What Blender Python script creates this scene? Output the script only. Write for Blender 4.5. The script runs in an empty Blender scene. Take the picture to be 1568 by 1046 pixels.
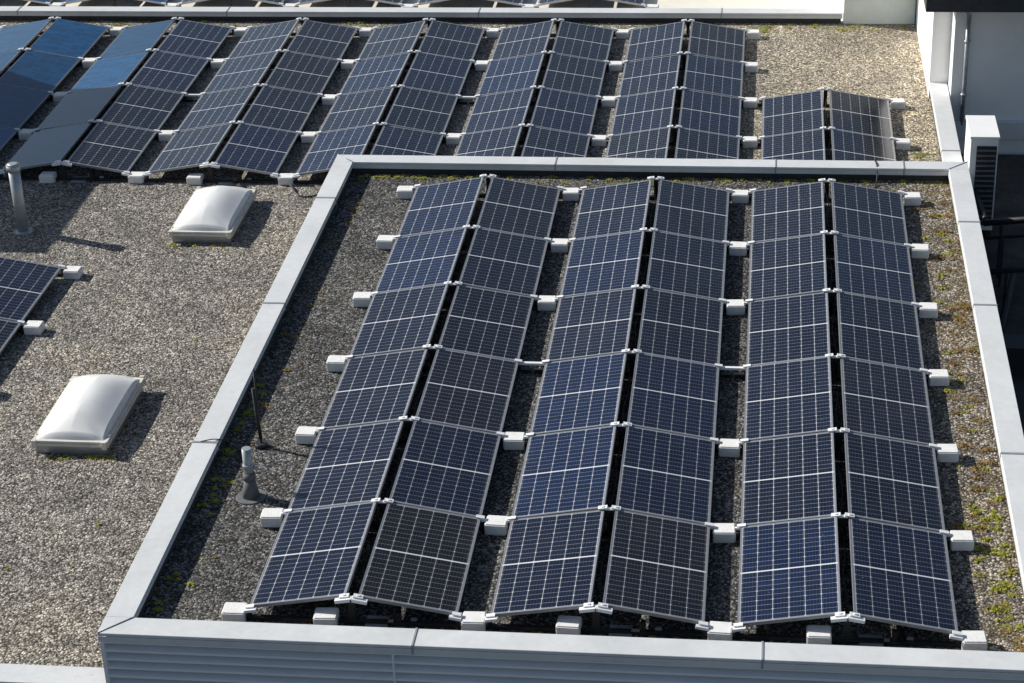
import bpy, bmesh, math, random
from mathutils import Vector, Matrix, noise as mnoise
random.seed(7)
S=bpy.context.scene
P=1.74; W=2.3625; H=0.183
ZF=-0.13; ZR=-0.90
# ------------------------------------------------------------------ helpers
def link(o,parent=None):
    S.collection.objects.link(o)
    if parent: o.parent=parent
    return o
def empty(name,loc=(0,0,0)):
    o=bpy.data.objects.new(name,None); o.location=loc; o.empty_display_size=.2
    return link(o)
def obj(name,me,parent=None,mats=()):
    o=bpy.data.objects.new(name,me)
    for m in mats: me.materials.append(m)
    return link(o,parent)
def bm_box(bm,x0,x1,y0,y1,z0,z1,mat=0,M=None):
    vs=[bm.verts.new((x,y,z)) for z in (z0,z1) for y in (y0,y1) for x in (x0,x1)]
    if M:
        for v in vs: v.co=M@v.co
    fs=[(0,2,3,1),(4,5,7,6),(0,1,5,4),(2,6,7,3),(0,4,6,2),(1,3,7,5)]
    for f in fs:
        q=bm.faces.new([vs[i] for i in f]); q.material_index=mat
    return vs
def bm_cyl(bm,p0,p1,r0,r1=None,n=14,mat=0,cap=True):
    r1=r0 if r1 is None else r1
    p0=Vector(p0);p1=Vector(p1); d=(p1-p0).normalized()
    a=d.orthogonal().normalized(); b=d.cross(a)
    A=[];B=[]
    for i in range(n):
        t=2*math.pi*i/n; c=a*math.cos(t)+b*math.sin(t)
        A.append(bm.verts.new(p0+c*r0)); B.append(bm.verts.new(p1+c*r1))
    for i in range(n):
        j=(i+1)%n; f=bm.faces.new((A[i],A[j],B[j],B[i])); f.material_index=mat; f.smooth=True
    if cap:
        f=bm.faces.new(B); f.material_index=mat
        f=bm.faces.new(A[::-1]); f.material_index=mat
def finish(bm,name,parent=None,mats=(),bevel=0,seg=1,smooth=False):
    me=bpy.data.meshes.new(name); bmesh.ops.recalc_face_normals(bm,faces=bm.faces)
    bm.to_mesh(me); bm.free()
    o=obj(name,me,parent,mats)
    if bevel:
        m=o.modifiers.new('bevel','BEVEL'); m.width=bevel; m.segments=seg; m.limit_method='ANGLE'
    return o
# ------------------------------------------------------------------ materials
def newmat(name):
    m=bpy.data.materials.new(name); m.use_nodes=True
    nt=m.node_tree; return m,nt,nt.nodes['Principled BSDF']
class NB:
    def __init__(s,nt): s.nt=nt
    def n(s,t,**k):
        x=s.nt.nodes.new(t)
        for a,b in k.items(): setattr(x,a,b)
        return x
    def set(s,sock,v):
        if isinstance(v,bpy.types.NodeSocket): s.nt.links.new(v,sock)
        else: sock.default_value=v
    def math(s,op,a,b=None,c=None,clamp=False):
        x=s.n('ShaderNodeMath',operation=op); x.use_clamp=clamp
        s.set(x.inputs[0],a)
        if b is not None: s.set(x.inputs[1],b)
        if c is not None: s.set(x.inputs[2],c)
        return x.outputs[0]
    def mix(s,f,a,b,bt='MIX'):
        x=s.n('ShaderNodeMix',data_type='RGBA',blend_type=bt)
        s.set(x.inputs[0],f); s.set(x.inputs[6],a); s.set(x.inputs[7],b)
        return x.outputs[2]
    def ramp(s,f,st):
        x=s.n('ShaderNodeValToRGB'); s.set(x.inputs[0],f); e=x.color_ramp.elements
        while len(e)<len(st): e.new(.5)
        for q,(p,c) in zip(e,st): q.position=p; q.color=c if len(c)==4 else (*c,1)
        return x.outputs[0]
    def noise(s,v,sc,det=4,rough=.55):
        x=s.n('ShaderNodeTexNoise'); s.set(x.inputs['Vector'],v); x.inputs['Scale'].default_value=sc
        x.inputs['Detail'].default_value=det; x.inputs['Roughness'].default_value=rough; return x.outputs[0]
    def pos(s):
        return s.n('ShaderNodeNewGeometry').outputs['Position']
def C(r,g=None,b=None):
    if g is None: g=b=r
    return (r,g,b,1)
def plain(name,col,rough=.6,metal=0,var=.12,scale=6,dirt=None,bump=0,spec=.5):
    m,nt,bs=newmat(name); B=NB(nt); p=B.pos()
    n=B.noise(p,scale,5,.6); n2=B.noise(p,scale*9,3,.6)
    k=B.math('ADD',B.math('MULTIPLY',n,.65),B.math('MULTIPLY',n2,.35))
    a=tuple(max(0,c*(1-var*1.6)) for c in col[:3]); b=tuple(min(1,c*(1+var)) for c in col[:3])
    c=B.ramp(k,[(.3,a),(.65,b)])
    if dirt:
        f=B.ramp(B.noise(p,scale*.6,6,.7),[(.52,C(0)),(.72,C(.7))]); c=B.mix(f,c,dirt)
        f=B.ramp(B.noise(p,scale*4,6,.8),[(.62,C(0)),(.72,C(.55))]); c=B.mix(f,c,C(*[x*.7 for x in dirt[:3]]))
    B.set(bs.inputs['Base Color'],c); bs.inputs['Roughness'].default_value=rough
    bs.inputs['Metallic'].default_value=metal; bs.inputs['Specular IOR Level'].default_value=spec
    if bump:
        bp=B.n('ShaderNodeBump'); bp.inputs['Distance'].default_value=bump; B.set(bp.inputs['Height'],n2)
        B.set(bs.inputs['Normal'],bp.outputs[0])
    return m
def gravel(name,dark,mid,light,mossc,kind):
    m,nt,bs=newmat(name); B=NB(nt); p=B.pos()
    vo=B.n('ShaderNodeTexVoronoi'); B.set(vo.inputs['Vector'],p); vo.inputs['Scale'].default_value=40
    v2=B.n('ShaderNodeTexVoronoi'); B.set(v2.inputs['Vector'],p); v2.inputs['Scale'].default_value=17
    sep=B.n('ShaderNodeSeparateColor'); B.set(sep.inputs[0],vo.outputs['Color'])
    sep2=B.n('ShaderNodeSeparateColor'); B.set(sep2.inputs[0],v2.outputs['Color'])
    c=B.ramp(sep.outputs[0],[(0,dark),(.4,mid),(.85,light),(1,tuple(min(1,x*1.6) for x in light[:3]))])
    edge=B.ramp(vo.outputs['Distance'],[(.35,C(1)),(.8,C(.25))])
    c=B.mix(1,c,edge,'MULTIPLY')
    big=B.math('MULTIPLY',B.math('GREATER_THAN',sep2.outputs[1],.93),B.math('LESS_THAN',v2.outputs['Distance'],.42))
    c=B.mix(B.math('MULTIPLY',big,.55),c,tuple(min(1,x*1.5) for x in light[:3])+(1,))
    bd=B.math('MULTIPLY',B.math('GREATER_THAN',sep2.outputs[0],.9),B.math('LESS_THAN',v2.outputs['Distance'],.5))
    c=B.mix(B.math('MULTIPLY',bd,.6),c,tuple(x*.7 for x in dark[:3])+(1,))
    n=B.noise(p,.5,7,.62); tone=B.ramp(n,[(.3,C(.66,.66,.68)),(.5,C(1.0)),(.7,C(1.27,1.22,1.13))])
    c=B.mix(1,c,tone,'MULTIPLY')
    n3=B.noise(p,6,6,.75); tone2=B.ramp(n3,[(.3,C(.64)),(.68,C(1.28))])
    c=B.mix(1,c,tone2,'MULTIPLY')
    sx=B.n('ShaderNodeSeparateXYZ'); B.set(sx.inputs[0],p)
    mossv=B.mix(B.noise(p,24,3),C(*[x*.5 for x in mossc[:3]]),mossc)
    if kind=='front':
        g=B.math('ADD',sx.outputs[0],B.math('MULTIPLY',B.math('SUBTRACT',B.noise(p,1.4,5,.6),.5),1.6))
        f=B.ramp(B.math('DIVIDE',B.math('SUBTRACT',g,6.2),1.5),[(0,C(0)),(1,C(.85))])
        warm=B.mix(1,c,C(2.35,2.05,1.7),'MULTIPLY'); c=B.mix(f,c,warm)
        ms=B.math('MULTIPLY',B.ramp(B.noise(p,2.6,7,.72),[(.52,C(0)),(.62,C(1))]),B.math('ADD',B.math('MULTIPLY',f,.6),.08))
        c=B.mix(ms,c,mossv)
        near=B.ramp(B.math('DIVIDE',B.math('SUBTRACT',sx.outputs[0],7.1),.5),[(0,C(0)),(1,C(.75))])
        nearb=B.ramp(B.math('DIVIDE',B.math('SUBTRACT',sx.outputs[1],10.75),.4),[(0,C(0)),(1,C(.85))])
        nearl=B.ramp(B.math('DIVIDE',B.math('SUBTRACT',-.4,sx.outputs[0]),.4),[(0,C(0)),(1,C(.6))])
        nr=B.math('MAXIMUM',B.math('MAXIMUM',near,nearb),nearl)
        mg=B.math('MULTIPLY',B.ramp(B.noise(p,3.3,7,.72),[(.55,C(0)),(.62,C(1))]),nr)
        c=B.mix(mg,c,B.mix(B.noise(p,40,3),C(.06,.05,.015),C(.34,.28,.05)))
    else:
        warmr=B.ramp(B.math('DIVIDE',B.math('SUBTRACT',sx.outputs[0],3.5),2.0),[(0,C(0)),(1,C(1))])
        c=B.mix(warmr,c,B.mix(1,c,C(1.5,1.42,1.25),'MULTIPLY'))
        ms=B.math('MULTIPLY',B.ramp(B.noise(p,1.8,8,.75),[(.54,C(0)),(.7,C(1))]),.3)
        c=B.mix(ms,c,mossv)
        nr=B.ramp(B.math('DIVIDE',B.math('SUBTRACT',sx.outputs[1],19.3),1.0),[(0,C(0)),(1,C(.8))])
        nx=B.math('MULTIPLY',B.ramp(B.math('DIVIDE',B.math('SUBTRACT',sx.outputs[0],6.7),.5),[(0,C(0)),(1,C(1))]),B.math('LESS_THAN',sx.outputs[1],14.5))
        mg=B.math('MULTIPLY',B.ramp(B.noise(p,3.3,7,.72),[(.52,C(0)),(.6,C(1))]),B.math('MAXIMUM',nr,nx))
        c=B.mix(mg,c,B.mix(B.noise(p,40,3),C(.05,.06,.015),C(.28,.27,.07)))
    B.set(bs.inputs['Base Color'],c); bs.inputs['Roughness'].default_value=.9
    bs.inputs['Specular IOR Level'].default_value=.2
    h=B.math('SUBTRACT',B.math('MULTIPLY',sep.outputs[1],.6),B.math('MULTIPLY',vo.outputs['Distance'],1.2))
    h=B.math('ADD',h,B.math('MULTIPLY',n3,.8))
    bp=B.n('ShaderNodeBump'); bp.inputs['Strength'].default_value=.85; bp.inputs['Distance'].default_value=.012
    B.set(bp.inputs['Height'],h); B.set(bs.inputs['Normal'],bp.outputs[0])
    return m
def pvmat(name,ramp,smooth=False,line=.36):
    m,nt,bs=newmat(name); B=NB(nt)
    uv=B.n('ShaderNodeUVMap').outputs[0]; s=B.n('ShaderNodeSeparateXYZ'); B.set(s.inputs[0],uv)
    u=s.outputs[0]; v=s.outputs[1]
    rnd=B.n('ShaderNodeObjectInfo').outputs['Random']
    base=B.ramp(rnd,ramp)
    cu=(PW-.05)/6; cv=(PL-.075)/20
    a=B.math('DIVIDE',B.math('SUBTRACT',u,.025),cu)
    vv=B.math('ABSOLUTE',B.math('SUBTRACT',v,PL/2))
    b=B.math('DIVIDE',B.math('SUBTRACT',vv,.0095),cv)
    def edged(x,cell):
        f=B.math('FRACT',B.math('ADD',x,100)); d=B.math('MINIMUM',f,B.math('SUBTRACT',1,f)); return B.math('MULTIPLY',d,cell)
    da=edged(a,cu); db=edged(b,cv)
    gap=B.math('MAXIMUM',B.math('LESS_THAN',da,.0025),B.math('LESS_THAN',db,.0012))
    ch=B.math('LESS_THAN',B.math('ADD',da,edged(B.math('MULTIPLY',b,.5),cv*2)),.013)
    gap=B.math('MAXIMUM',gap,ch)
    mid=B.math('LESS_THAN',vv,.0095)
    outs=B.math('MAXIMUM',B.math('LESS_THAN',B.math('MINIMUM',u,B.math('SUBTRACT',PW,u)),.022),B.math('GREATER_THAN',vv,PL/2-.0255))
    fa=B.math('FRACT',B.math('MULTIPLY',a,5)); bus=B.math('MULTIPLY',B.math('LESS_THAN',B.math('ABSOLUTE',B.math('SUBTRACT',fa,.5)),.05),.25)
    fl=B.n('ShaderNodeCombineXYZ'); B.set(fl.inputs[0],B.math('FLOOR',a)); B.set(fl.inputs[1],B.math('FLOOR',B.math('DIVIDE',v,cv))); B.set(fl.inputs[2],B.math('MULTIPLY',rnd,50))
    wn=B.n('ShaderNodeTexWhiteNoise'); B.set(wn.inputs['Vector'],fl.outputs[0])
    base=B.mix(1,base,B.ramp(wn.outputs['Value'],[(0,C(.78)),(1,C(1.25))]),'MULTIPLY')
    p=B.pos(); dust=B.noise(p,2.2,6,.65)
    if not smooth:
        c=B.mix(bus,base,C(.16,.20,.28)); c=B.mix(gap,c,C(line,line*1.03,line*1.09))
        c=B.mix(B.math('MULTIPLY',outs,.75),c,C(.36,.38,.41))
        c=B.mix(mid,c,C(.75,.76,.77))
    else:
        c=B.mix(B.math('MULTIPLY',B.math('MAXIMUM',gap,bus),.12),base,C(.2,.3,.4))
    c=B.mix(B.math('MULTIPLY',B.ramp(dust,[(.35,C(0)),(.8,C(1))]),.025),c,C(.35,.33,.3))
    low=B.ramp(B.math('ADD',u,B.math('MULTIPLY',B.noise(p,9,4),.06)),[(.03,C(.35)),(.085,C(0))])
    c=B.mix(low,c,C(.22,.20,.17))
    sp=B.math('MULTIPLY',B.math('GREATER_THAN',B.noise(p,34,2,.4),.79),.5); c=B.mix(sp,c,C(.5,.5,.47))
    B.set(bs.inputs['Base Color'],c)
    B.set(bs.inputs['Roughness'],B.math('ADD',B.math('MULTIPLY',dust,.12),.05))
    bs.inputs['IOR'].default_value=1.45
    return m
PW=.98; PL=1.72
M_pvL=pvmat('solar_cells_sky_tint',[(0,C(.005,.008,.020)),(.35,C(.006,.011,.030)),(.6,C(.009,.010,.016)),(.8,C(.006,.013,.040)),(1,C(.007,.017,.055))],line=.56)  # left-facing slope: brighter sky reflection painted in as bluer cells, lighter lines
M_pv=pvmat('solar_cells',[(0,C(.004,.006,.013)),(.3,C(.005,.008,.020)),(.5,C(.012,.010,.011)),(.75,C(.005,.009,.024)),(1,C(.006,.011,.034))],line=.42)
M_pv_sky=pvmat('solar_glass_sky_sheen',[(0,C(.006,.05,.13)),(1,C(.010,.085,.22))],True)  # sky sheen on the smooth panels painted in as blue base colour
M_frame=plain('aluminium_frame',C(.44,.45,.47),.38,.6,.08)
M_alu=plain('bright_aluminium',C(.92,.92,.92),.45,.0,.03)
M_back=plain('panel_underside',C(.05,.05,.055),.6)
M_black=plain('black_rail',C(.02,.02,.022),.5)
M_block=plain('ballast_concrete',C(.93,.92,.89),.8,0,.05,14,C(.72,.70,.64),.004)
M_cap=plain('parapet_cap_metal',C(.74,.755,.76),.5,0,.07,1.3,C(.60,.61,.60))
M_seam=plain('cap_seam',C(.36,.38,.40),.4,.1,.05)
M_up=plain('parapet_membrane',C(.05,.05,.052),.85,0,.25,5)
M_wall=plain('ribbed_cladding',C(.90,.92,.93),.4,0,.03,2)
M_wall_shade=plain('cladding_groove_shade',C(.26,.29,.32),.5,0,.10,2)  # groove shade painted into the colour of the recessed rib faces
M_white=plain('white_render',C(.92,.92,.91),.8,0,.03,3,C(.85,.85,.83))
M_green=plain('pale_green_panel',C(.78,.84,.80),.7,0,.04)
M_darkroof=plain('dark_fascia',C(.035,.038,.045),.5,0,.2)
M_cream=plain('cream_membrane',C(.90,.84,.74),.85,0,.05,2)
M_asph=plain('asphalt',C(.05,.05,.052),.9,0,.2,2)
M_court=plain('courtyard_bitumen',C(.07,.065,.06),.85,0,.4,2,C(.17,.14,.11))
M_gf=gravel('grey_gravel',C(.042,.042,.041),C(.115,.113,.109),C(.29,.283,.27),C(.19,.14,.06),'front')
M_gr=gravel('brown_gravel',C(.12,.109,.095),C(.335,.308,.268),C(.60,.555,.485),C(.19,.165,.12),'rear')
M_moss=plain('moss',C(.34,.33,.045),.95,0,.5,30)
M_moss2=plain('moss_brown',C(.28,.18,.06),.95,0,.4,30)
M_stone=plain('pale_pebbles',C(.38,.355,.32),.9,0,.6,26)
M_dark=plain('dark_metal',C(.03,.03,.033),.5)
M_zinc=plain('zinc_pipe',C(.46,.48,.50),.4,.4,.15,12)
M_lead=plain('grey_flashing',C(.16,.165,.17),.7,0,.2,12)
def domemat():
    m,nt,bs=newmat('opal_acrylic'); B=NB(nt); p=B.pos()
    c=B.ramp(B.noise(p,4,6),[(.3,C(.88,.88,.86)),(.7,C(.95,.95,.93))])
    f=B.ramp(B.noise(p,11,7,.8),[(.6,C(0)),(.75,C(.3))]); c=B.mix(f,c,C(.6,.57,.5))
    B.set(bs.inputs['Base Color'],c)
    bs.inputs['Roughness'].default_value=.33
    return m
M_dome=domemat()
M_dframe=plain('skylight_frame',C(.80,.76,.67),.6,0,.08,8,C(.6,.54,.44))
# ------------------------------------------------------------------ buildings
bld=empty('flat_roof_building')
def sheet(name,x0,x1,y0,y1,z,mat,parent,n=1):
    bm=bmesh.new(); vs=[bm.verts.new(c) for c in ((x0,y0,z),(x1,y0,z),(x1,y1,z),(x0,y1,z))]; bm.faces.new(vs)
    return finish(bm,name,parent,[mat])
def boxo(name,x0,x1,y0,y1,z0,z1,mat,parent=None,bevel=0):
    bm=bmesh.new(); bm_box(bm,x0,x1,y0,y1,z0,z1); return finish(bm,name,parent,[mat],bevel)
G=-7.0
ground=sheet('ground',-900,900,-900,900,G,M_asph,None)
XL,XR,YF,YB=-1.19,7.90,-.60,11.50; cw=.28
XLi,XRi,YFi,YBi=XL+cw,XR-cw,YF+cw,YB-cw
CZ=.06
sheet('upper_gravel_roof',XLi-.05,XRi+.05,YFi-.05,YBi+.05,ZF,M_gf,bld)
def parapet(name,x0,x1,y0,y1,zt,zb,seams,axis,fy=0.025):
    bm=bmesh.new()
    e=.025
    bm_box(bm,x0+e,x1-e,y0+fy,y1-e,zb,zt-.035,1)
    bm_box(bm,x0,x1,y0,y1,zt-.035,zt,0)
    if axis=='x':
        bm_box(bm,x0,x1,y0-.003,y0+.004,zt-.10,zt-.036,0); bm_box(bm,x0,x1,y1-.004,y1+.003,zt-.07,zt-.036,0)
        for s in seams: bm_box(bm,s-.012,s+.012,y0-.006,y1+.006,zt-.101,zt+.008,2)
    else:
        bm_box(bm,x0-.003,x0+.004,y0,y1,zt-.10,zt-.036,0); bm_box(bm,x1-.004,x1+.003,y0,y1,zt-.07,zt-.036,0)
        for s in seams: bm_box(bm,x0-.006,x1+.006,s-.018,s+.018,zt-.101,zt+.008,2)
    return finish(bm,name,bld,[M_cap,M_up,M_seam],.006,1)
parapet('front_parapet',XL,XR,YF,YFi,CZ,-.5,[1.86,5.12],'x',.16)
parapet('back_parapet',XL,XR,YBi,YB,CZ,-1.2,[2.05,5.2,7.0],'x')
parapet('left_parapet',XL,XLi,YFi,YBi,CZ,-1.2,[3.05,6.55,9.9],'y')
parapet('right_parapet',XRi,XR,YFi,YBi,CZ,-1.2,[3.3,6.9,9.4],'y')
bm=bmesh.new()
for (a,b) in (((XL,YF),(XLi,YFi)),((XL,YB),(XLi,YBi)),((XR,YB),(XRi,YBi))):
    A=Vector((*a,CZ+.003));Bb=Vector((*b,CZ+.003)); bm_cyl(bm,A,Bb,.007,n=6)
finish(bm,'corner_folds',bld,[M_seam])
bm=bmesh.new()
bm_box(bm,XL+.06,XR-.06,YF+.17,YB-.06,G,ZF-.01)
finish(bm,'upper_block_body',bld,[M_up])
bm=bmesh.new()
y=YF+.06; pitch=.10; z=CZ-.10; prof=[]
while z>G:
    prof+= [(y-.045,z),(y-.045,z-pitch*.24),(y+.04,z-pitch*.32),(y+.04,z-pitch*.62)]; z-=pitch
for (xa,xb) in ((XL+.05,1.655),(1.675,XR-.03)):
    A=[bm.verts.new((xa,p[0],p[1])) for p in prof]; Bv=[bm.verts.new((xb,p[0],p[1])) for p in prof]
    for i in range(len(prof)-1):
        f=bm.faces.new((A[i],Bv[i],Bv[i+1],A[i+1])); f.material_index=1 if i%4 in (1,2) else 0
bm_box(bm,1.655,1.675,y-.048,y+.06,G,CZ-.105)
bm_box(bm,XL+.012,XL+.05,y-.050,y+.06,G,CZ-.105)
finish(bm,'ribbed_wall_cladding',bld,[M_wall,M_wall_shade])
sheet('lower_gravel_roof',-18,XL+.03,-.15,20.45,ZR,M_gr,bld)
sheet('rear_gravel_roof',XL+.03,7.75,YB-.03,20.45,ZR,M_gr,bld)
RC=-.70
parapet('rear_edge_parapet',-18,6.4,20.4,20.68,RC,-1.3,[-9.2,-5.1,-.3,4.2],'x')
parapet('lower_front_parapet',-18,XL,-.42,-.12,RC,-1.3,[-3.6],'x')
boxo('lower_block_body',-18,XL+.05,-.36,20.6,G,ZR-.01,M_white,bld)
boxo('rear_block_body',XL+.05,7.9,11.4,20.6,G,ZR-.01,M_white,bld)
parapet('rear_right_parapet',7.72,8.0,YB,16.6,-.62,-1.3,[13.6],'y')
nb=empty('neighbouring_roof_building')
boxo('body',-22,9,20.9,45,G,-1.2,M_cream,nb)
rh=empty('rooftop_housing')
boxo('walls',6.42,7.70,20.42,24,-1.25,1.2,M_green,rh)
boxo('cap',6.37,7.715,20.37,24.05,1.2,1.26,M_cap,rh)
rbd=empty('white_rendered_house')
boxo('front_wall',8.02,16,16.0,24,G,.98,M_white,rbd)
boxo('side_pier',7.72,8.02,16.6,20.4,-1.3,.98,M_white,rbd)
boxo('base_flashing',8.05,16,15.9,15.995,-1.35,-1.04,M_cap,rbd,.01)
boxo('roof_eave',7.5,16.5,15.4,24.5,.98,1.3,M_darkroof,rbd)
bm=bmesh.new()
bm_cyl(bm,(8.22,15.93,-1.1),(8.22,15.93,.75),.035); bm_cyl(bm,(8.22,15.93,.75),(8.1,15.6,.97),.035)
for z in (-.6,.3): bm_cyl(bm,(8.22,15.93,z),(8.22,15.93,z+.04),.05)
finish(bm,'downpipe',rbd,[M_zinc])
boxo('lower_terrace',7.9,16,-2,15.89,G,-1.6,M_court,bld)
bm=bmesh.new()
for k,(yy,zz,rr_) in enumerate(((11.2,-.75,.05),(10.9,-.85,.03),(10.2,-1.05,.04))):
    bm_cyl(bm,(8.15,yy,zz),(11,yy+.5,zz+.05),rr_,n=10)
    for xx in (8.4,9.2,10.2): bm_box(bm,xx-.02,xx+.02,yy-.02,yy+.02,-1.6,zz)
bm_cyl(bm,(8.2,11.2,-.75),(8.15,13.0,-.9),.04,n=10)
bm_cyl(bm,(8.25,9.2,-1.45),(8.6,10.9,-1.4),.05,n=10); bm_box(bm,8.2,8.9,8.2,8.6,-1.6,-1.2)
finish(bm,'refrigerant_pipework',None,[M_dark])
st=empty('unseen_shadow_tower')  # out-of-view tower added to cast the shadow on the rear-left roof
boxo('walls',-14,-10,11.6,17.4,ZR-.02,2.1,M_white,st); boxo('roof_cap',-14.1,-9.95,11.55,17.45,2.1,2.2,M_cap,st)
# ------------------------------------------------------------------ solar arrays
tilt=math.asin((H-.02)/PW)
def panel_mesh(name,mat):
    bm=bmesh.new(); uvl=bm.loops.layers.uv.new('UVMap')
    t=.035; f=.009
    x0,x1,y0,y1=0,PW,0,PL
    def ring(z,i): return [bm.verts.new(c) for c in ((x0+i,y0+i,z),(x1-i,y0+i,z),(x1-i,y1-i,z),(x0+i,y1-i,z))]
    bot=ring(-t,0); top=ring(0,0); inn=ring(0,f); gl=ring(-.0015,f)
    for a,b,mi in ((bot,top,0),(top,inn,0),(inn,gl,0)):
        for i in range(4):
            j=(i+1)%4; q=bm.faces.new((a[i],a[j],b[j],b[i])); q.material_index=mi
    q=bm.faces.new(gl); q.material_index=1
    q=bm.faces.new(bot[::-1]); q.material_index=2
    for fc in bm.faces:
        for l in fc.loops: l[uvl].uv=(l.vert.co.x,l.vert.co.y)
    me=bpy.data.meshes.new(name); bm.to_mesh(me); bm.free()
    for m in (M_frame,mat,M_back): me.materials.append(m)
    return me
ME=panel_mesh('panel',M_pv); MEL=panel_mesh('panel_l',M_pvL); MEB=panel_mesh('panel_sky_sheen',M_pv_sky)
gapr=.12; hx=PW*math.cos(tilt)
bmk=bmesh.new(); bm_box(bmk,-.115,.115,-.10,.10,-.13,0); 
bmesh.ops.bevel(bmk,geom=bmk.edges[:],offset=.012,segments=2,affect='EDGES')
MEK=bpy.data.meshes.new('ballast_block'); bmk.to_mesh(MEK); bmk.free(); MEK.materials.append(M_block)
def array(rx,y0,rows,z,skyL=False,skyR=False,blocksL=False,blocksR=True,blockoffL=0,blockoffR=0,noblock=(3,),front=True):
    e=empty('solar_panel_array',(rx,y0,z))
    def put(me,x,y,zz,rot):
        o=bpy.data.objects.new(me.name,me); o.location=(x,y,zz); o.rotation_euler=rot; link(o,e); return o
    for j in range(rows):
        yy=j*P+.01
        jx=random.uniform(-.003,.003); jt=random.uniform(-.007,.007)
        o=put(MEB if skyL else MEL,-gapr/2-hx+jx,yy,.02,(random.uniform(-.004,.004),-tilt+jt,0)); o.name='panel'
        jx=random.uniform(-.003,.003); jt=random.uniform(-.007,.007)
        o=put(MEB if skyR else ME,gapr/2+hx+jx,yy+PL,.02,(random.uniform(-.004,.004),-tilt+jt,math.pi)); o.name='panel'
    bm=bmesh.new()
    roofz=-.13
    for j in range(rows+1):
        yy=j*P
        yc=yy-.015 if j==0 else yy+.015 if j==rows else yy
        bm_box(bm,-W/2+.02,W/2-.02,yc-.025,yc+.025,roofz+.015,roofz+.05,1)
        for s in (-1,1):
            Mx=Matrix.Translation((s*(gapr/2+.008),yc,H+.002))@Matrix.Rotation(s*tilt,4,'Y')
            bm_box(bm,-.05,.045,-.03,.03,0,.014,0,Mx)
            bm_box(bm,-.012,.014,-.012,.012,.014,.024,0,Mx)
            Mx=Matrix.Translation((s*(gapr/2+hx-.01),yc,.023))@Matrix.Rotation(s*tilt,4,'Y')
            bm_box(bm,-.045,.045,-.025,.025,0,.013,0,Mx)
        bm_box(bm,-gapr/2+.012,gapr/2-.012,yc-.022,yc+.022,H-.012,H+.001,0)
        bm_box(bm,-.03,.03,yc-.02,yc+.02,roofz+.05,H-.022,1)
        for s in (-1,1):
            bm_box(bm,s*(hx+gapr/2)-.02,s*(hx+gapr/2)+.02,yc-.02,yc+.02,roofz+.05,-.02,1)
            a=s*(hx+gapr/2-.03); b=s*(W/2-.1)
            bm_box(bm,min(a,b),max(a,b),yc-.015,yc+.015,-.045,-.022,1)
            a=s*(hx+gapr/2-.0); b=s*(hx+gapr/2+.06)
            bm_box(bm,min(a,b),max(a,b),yc-.014,yc+.014,-.022,.004,0)
    if front:
        yc=-.04
        for s in (-1,1):
            Mx=Matrix.Translation((s*(gapr/2+.0),yc,H-.004))@Matrix.Rotation(s*tilt,4,'Y')
            bm_box(bm,-.065 if s>0 else -.10,.10 if s>0 else .065,-.035,.015,-.028,.006,0,Mx)
            Mx=Matrix.Translation((s*(gapr/2+hx-.02),yc,.012))@Matrix.Rotation(s*tilt,4,'Y')
            bm_box(bm,-.06,.06,-.03,.012,-.02,.008,0,Mx)
        bm_box(bm,-.035,.035,yc-.01,yc+.03,roofz+.03,H-.03,1)
        bm_box(bm,.12,.34,-.10,.10,roofz+.001,roofz+.025,2)
        bm_box(bm,.42,.47,-.03,.03,roofz+.001,.02,1)
        bm_box(bm,.56,.62,-.0,.03,roofz+.02,roofz+.07,2)
    n=rows*6; pr=None
    for i in range(n+1):
        q=Vector((.02*math.sin(i*1.7),i*rows*P/n,.03+.05*abs(math.sin(i*math.pi/6+.4))))
        if pr: bm_cyl(bm,pr,q,.006,n=5,mat=1,cap=False)
        pr=q
    finish(bm,'mounting_hardware',e,[M_alu,M_black,M_zinc])
    def block(x,y):
        o=put(MEK,x+random.uniform(-.015,.015),y+random.uniform(-.015,.015),random.uniform(-.004,.002),(0,0,random.uniform(-.07,.07))); o.name='ballast_block'
    for j in range(rows+1):
        if blocksL: block(-W/2+blockoffL,j*P)
        if blocksR and (j not in noblock): block(W/2+blockoffR,j*P)
        if blocksR and j in noblock:
            bm=bmesh.new(); bm_box(bm,W/2-.15,W/2+.15,j*P-.022,j*P+.022,-.02,.008); finish(bm,'tie_bar',e,[M_alu])
    if front: block(-.25,-.03)
    return e
for i in range(3):
    array(W/2+i*W,0,6,0,blocksL=(i==0),noblock=(3,) if i<2 else ())
X0=-5.8288; Y0=12.6657; Z0=-.7749
for k in range(-2,5):
    array(X0+k*W,Y0,4,Z0,skyL=(k<=0),skyR=(k<0),noblock=(2,) if k in (0,2) else ())
array(X0+5*W+.03,Y0,2,Z0,noblock=())
for k in (0,-1):
    array(-5.79+k*W,9.2-4*P,4,Z0,noblock=())
for k in range(-6,4):
    array(X0+.4+k*W,21.95,2,-1.07,noblock=(),front=False,skyL=(k<0),skyR=(k<0))
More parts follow.
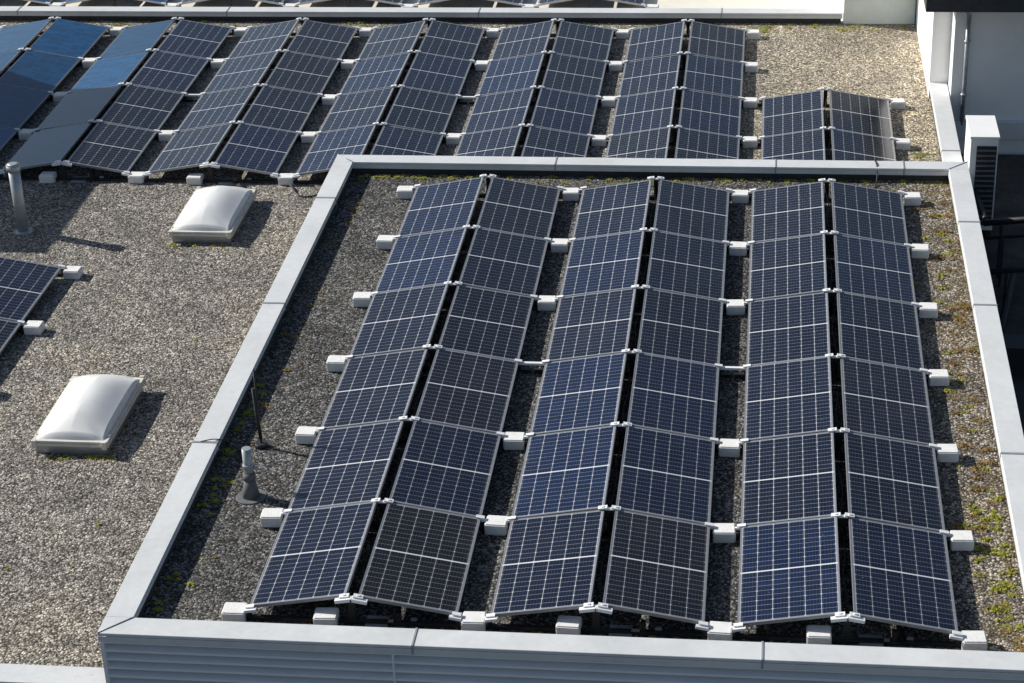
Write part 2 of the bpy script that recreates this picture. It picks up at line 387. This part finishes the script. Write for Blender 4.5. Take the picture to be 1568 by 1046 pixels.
# ------------------------------------------------------------------ skylights
def skylight(x0,x1,y0,y1):
    e=empty('dome_skylight',((x0+x1)/2,(y0+y1)/2,ZR)); w=(x1-x0)/2; l=(y1-y0)/2
    bm=bmesh.new(); bm_box(bm,-w+.04,w-.04,-l+.04,l-.04,0,.12); finish(bm,'curb',e,[M_frame],.004)
    bm=bmesh.new(); bm_box(bm,-w,w,-l,l,.12,.155); bm_box(bm,-w+.015,w-.015,-l+.015,l-.015,.155,.185)
    for sx in (-.9,.9):
        for sy in (-1,1): bm_box(bm,sx*w-.03,sx*w+.03,sy*l-.02,sy*l+.02,.10,.20)
    for sy in (-.8,-.3,.3,.8):
        for sx in (-1,1): bm_cyl(bm,(sx*(w-.03),sy*l,.185),(sx*(w-.03),sy*l,.197),.015,n=8)
    finish(bm,'frame',e,[M_dframe],.006,2)
    bm=bmesh.new(); n=48; g=[]
    a=w-.06; b=l-.06
    for j in range(n+1):
        r=[]
        for i in range(n+1):
            u=-1+2*i/n; v=-1+2*j/n
            du=(1-abs(u))*a; dv=(1-abs(v))*b
            k=9.0; d=-math.log(math.exp(-k*du)+math.exp(-k*dv))/k+math.log(2)/k*math.exp(-6*min(du,dv))
            d=max(0,min(d,a)); 
            if i in(0,n) or j in (0,n): d=0
            hgt=math.sin(min(1,d/(a*.98))*math.pi/2)**.95
            r.append(bm.verts.new((u*a,v*b,.184+.21*hgt)))
        g.append(r)
    for j in range(n):
        for i in range(n):
            f=bm.faces.new((g[j][i],g[j][i+1],g[j+1][i+1],g[j+1][i])); f.smooth=True
    finish(bm,'dome',e,[M_dome])
skylight(-3.54,-2.58,10.36,12.0)
skylight(-3.59,-2.63,4.28,5.95)
# ------------------------------------------------------------------ pipes and rods
e=empty('vent_pipe',(-5.85,10.70,ZR)); bm=bmesh.new()
bm_cyl(bm,(0,0,0),(0,0,1.0),.085,n=24); bm_cyl(bm,(0,0,0),(0,0,.03),.16,.10,n=24); bm_cyl(bm,(0,0,.98),(0,0,1.07),.105,n=24); bm_cyl(bm,(0,0,1.07),(0,0,1.09),.105,.06,n=24)
finish(bm,'pipe',e,[M_zinc])
e=empty('vent_pipe',(-.36,2.25,ZF)); bm=bmesh.new()
bm_cyl(bm,(0,0,0),(0,0,.012),.17,.16,n=24,mat=1); bm_cyl(bm,(0,0,.012),(0,0,.22),.095,.06,n=24,mat=1)
bm_cyl(bm,(0,0,.22),(0,0,.60),.05,n=24,mat=0); bm_cyl(bm,(0,0,.22),(0,0,.30),.066,n=24,mat=1)
bm_cyl(bm,(0,0,.38),(0,0,.41),.06,n=24,mat=0); bm_cyl(bm,(.06,0,.36),(.11,0,.36),.02,n=10,mat=0)
finish(bm,'pipe',e,[M_zinc,M_lead])
e=empty('lightning_rod',(-.49,3.32,ZF)); bm=bmesh.new()
bm_cyl(bm,(0,0,0),(0,0,.05),.08,.07,n=16); bm_cyl(bm,(0,0,.05),(0,0,.98),.012,n=8); bm_cyl(bm,(.0,0,.1),(-.03,0,.74),.022,n=8)
finish(bm,'rod',e,[M_dark])
def cable(name,pts,r=.006,mat=M_dark):
    cu=bpy.data.curves.new(name,'CURVE'); cu.dimensions='3D'; cu.bevel_depth=r; sp=cu.splines.new('BEZIER'); sp.bezier_points.add(len(pts)-1)
    for b,p in zip(sp.bezier_points,pts): b.co=p; b.handle_left_type=b.handle_right_type='AUTO'
    cu.materials.append(mat); o=bpy.data.objects.new(name,cu); link(o)
cable('lightning_cable',[(-1.1,3.05,.07),(-.95,3.1,.075),(-.8,3.25,-.05),(-.6,3.35,ZF+.02),(-.49,3.32,ZF+.05)])
cable('array_cable',[(-2.2,12.5,-.85),(-1.9,12.1,-.88),(-1.6,12.2,-.88),(-1.4,11.9,-.87),(-1.3,11.6,-.88)],.012)
cable('array_cable',[(6.6,11.5,.07),(6.62,11.3,.07),(6.63,11.2,0),(6.6,11.0,ZF+.02),(6.5,10.6,ZF+.02)],.008)
# ------------------------------------------------------------------ heat pump at right
e=empty('heat_pump_unit',(8.24,13.0,-1.6)); bm=bmesh.new()
bm_box(bm,-.20,.20,-.42,.42,.12,1.58,0); bm_box(bm,-.215,.215,-.44,.44,1.58,1.62,0)
for i in range(15): bm_box(bm,-.10,.17,-.45,-.43,.27+i*.08,.30+i*.08,2)
bm_box(bm,-.11,.18,-.428,-.421,.20,1.47,1)
bm_box(bm,-.18,-.1,-.4,.4,0,.12,1); bm_box(bm,.1,.18,-.4,.4,0,.12,1)
finish(bm,'casing',e,[M_white,M_dark,M_lead],.004)
# ------------------------------------------------------------------ moss tufts, loose stones
def moss(name,pts,mat,size=.05):
    bm=bmesh.new()
    for (x,y,z,s) in pts:
        for k in range(int(40*s)+10):
            r=abs(random.gauss(0,1))*size*s*.8; t=random.uniform(0,6.283)
            px=x+r*math.cos(t)*1.3; py=y+r*math.sin(t); hh=size*s*random.uniform(.2,.7)*math.exp(-(r/(size*s*1.5))**2)+.006
            q=random.uniform(.008,.018); a=random.uniform(0,3.14)
            v=[bm.verts.new((px+q*math.cos(a+i*2.09),py+q*math.sin(a+i*2.09),z+hh*(.5 if i else 1))) for i in range(3)]
            bm.faces.new(v)
    return finish(bm,name,None,[mat])
def rnd_along(n,fx,fy,z,smin=.4,smax=1.6):
    return [(fx(),fy(),z,random.uniform(smin,smax)) for _ in range(n)]
U=random.uniform
pts=rnd_along(30,lambda:XLi+.05+abs(random.gauss(0,.12)),lambda:U(0,5),ZF,.3,1.0)
pts+=rnd_along(70,lambda:U(-.8,7.5),lambda:YBi-.03-abs(random.gauss(0,.06)),ZF,.3,.9)
pts+=rnd_along(60,lambda:XRi-.05-abs(random.gauss(0,.2)),lambda:random.choice([U(0,2.5),U(0,11)]),ZF,.4,1.2)
pts+=rnd_along(30,lambda:U(6.9,7.4),lambda:U(11.9,14.3),ZR,.5,1.5)
pts+=rnd_along(25,lambda:U(-3.5,-2.6),lambda:random.choice([4.25,10.33])-abs(random.gauss(0,.04)),ZR,.3,.8)
pts+=rnd_along(50,lambda:U(-8,7.5),lambda:U(19.9,20.35),ZR,.5,1.4)
pts+=rnd_along(12,lambda:U(-5,-1.3),lambda:U(.2,9),ZR,.2,.5)
moss('moss_clumps',pts,M_moss)
pts=rnd_along(80,lambda:XRi-.05-abs(random.gauss(0,.3)),lambda:U(-.2,11),ZF,.3,1.3)+rnd_along(40,lambda:U(1,7.4),lambda:U(-.25,.1),ZF,.3,.8)+rnd_along(20,lambda:XLi+.1+abs(random.gauss(0,.2)),lambda:U(0,11),ZF,.3,.8)
moss('dry_moss',pts,M_moss2)
verts=[];faces=[]
def stone(x,y,z,r):
    b=len(verts); a=U(0,6.28); ca,sa=math.cos(a),math.sin(a)
    for (dx,dy,dz) in ((1,0,0),(0,1,0),(-1,0,0),(0,-1,0),(0,0,.8),(.55,.55,.45),(-.55,-.5,.5)):
        dx*=U(.7,1.2)*1.25; dy*=U(.7,1.2); dz*=U(.7,1.1)
        verts.append((x+r*(dx*ca-dy*sa),y+r*(dx*sa+dy*ca),z+r*dz))
    for f in ((0,5,4),(5,1,4),(0,1,5),(1,2,4),(2,6,4),(6,3,4),(2,3,6),(3,0,4)): faces.append(tuple(b+i for i in f))
for _ in range(7000): stone(U(-6.5,-1.25),U(0,12.6),ZR,U(.008,.017))
for _ in range(2500): stone(U(4.9,7.6),U(11.6,20.3),ZR,U(.008,.018))
for _ in range(5000): stone(U(XLi+.05,XRi-.05),U(-.25,11.15),ZF,U(.007,.016))
me=bpy.data.meshes.new('loose_gravel'); me.from_pydata(verts,[],faces); obj('loose_gravel',me,None,[M_stone])
# ------------------------------------------------------------------ camera
def basis(yaw,pitch,roll):
    f=Vector((-math.sin(yaw)*math.cos(pitch),math.cos(yaw)*math.cos(pitch),-math.sin(pitch)))
    rt=Vector((math.cos(yaw),math.sin(yaw),0)); up=rt.cross(f)
    return rt*math.cos(roll)+up*math.sin(roll), -rt*math.sin(roll)+up*math.cos(roll), f
R,Uv,F=basis(.1338,.4741,-.0391)
cam=bpy.data.cameras.new('camera'); co=bpy.data.objects.new('camera',cam); S.collection.objects.link(co)
co.matrix_world=Matrix(((R.x,Uv.x,-F.x,5.031),(R.y,Uv.y,-F.y,-16.3105),(R.z,Uv.z,-F.z,11.4288),(0,0,0,1)))
cam.sensor_width=36; cam.lens=3.1723*1000/1568*36; cam.clip_end=3000
S.camera=co
# ------------------------------------------------------------------ light
el=math.radians(32); az=math.atan2(-1,.34)
d=Vector((math.sin(az)*math.cos(el),math.cos(az)*math.cos(el),math.sin(el)))
sun=bpy.data.lights.new('sun','SUN'); sun.energy=5; sun.angle=math.radians(.5); sun.color=(1,.965,.90)
so=bpy.data.objects.new('sun',sun); S.collection.objects.link(so); so.rotation_euler=d.to_track_quat('Z','Y').to_euler()
w=bpy.data.worlds.new('World'); S.world=w; w.use_nodes=True; nt=w.node_tree
sky=nt.nodes.new('ShaderNodeTexSky'); sky.sky_type='NISHITA'; sky.sun_disc=False; sky.sun_elevation=el; sky.sun_rotation=az%(2*math.pi)
nt.links.new(sky.outputs[0],nt.nodes['Background'].inputs[0]); nt.nodes['Background'].inputs[1].default_value=.07
S.view_settings.view_transform='Standard'; S.view_settings.look='None'; S.view_settings.exposure=0
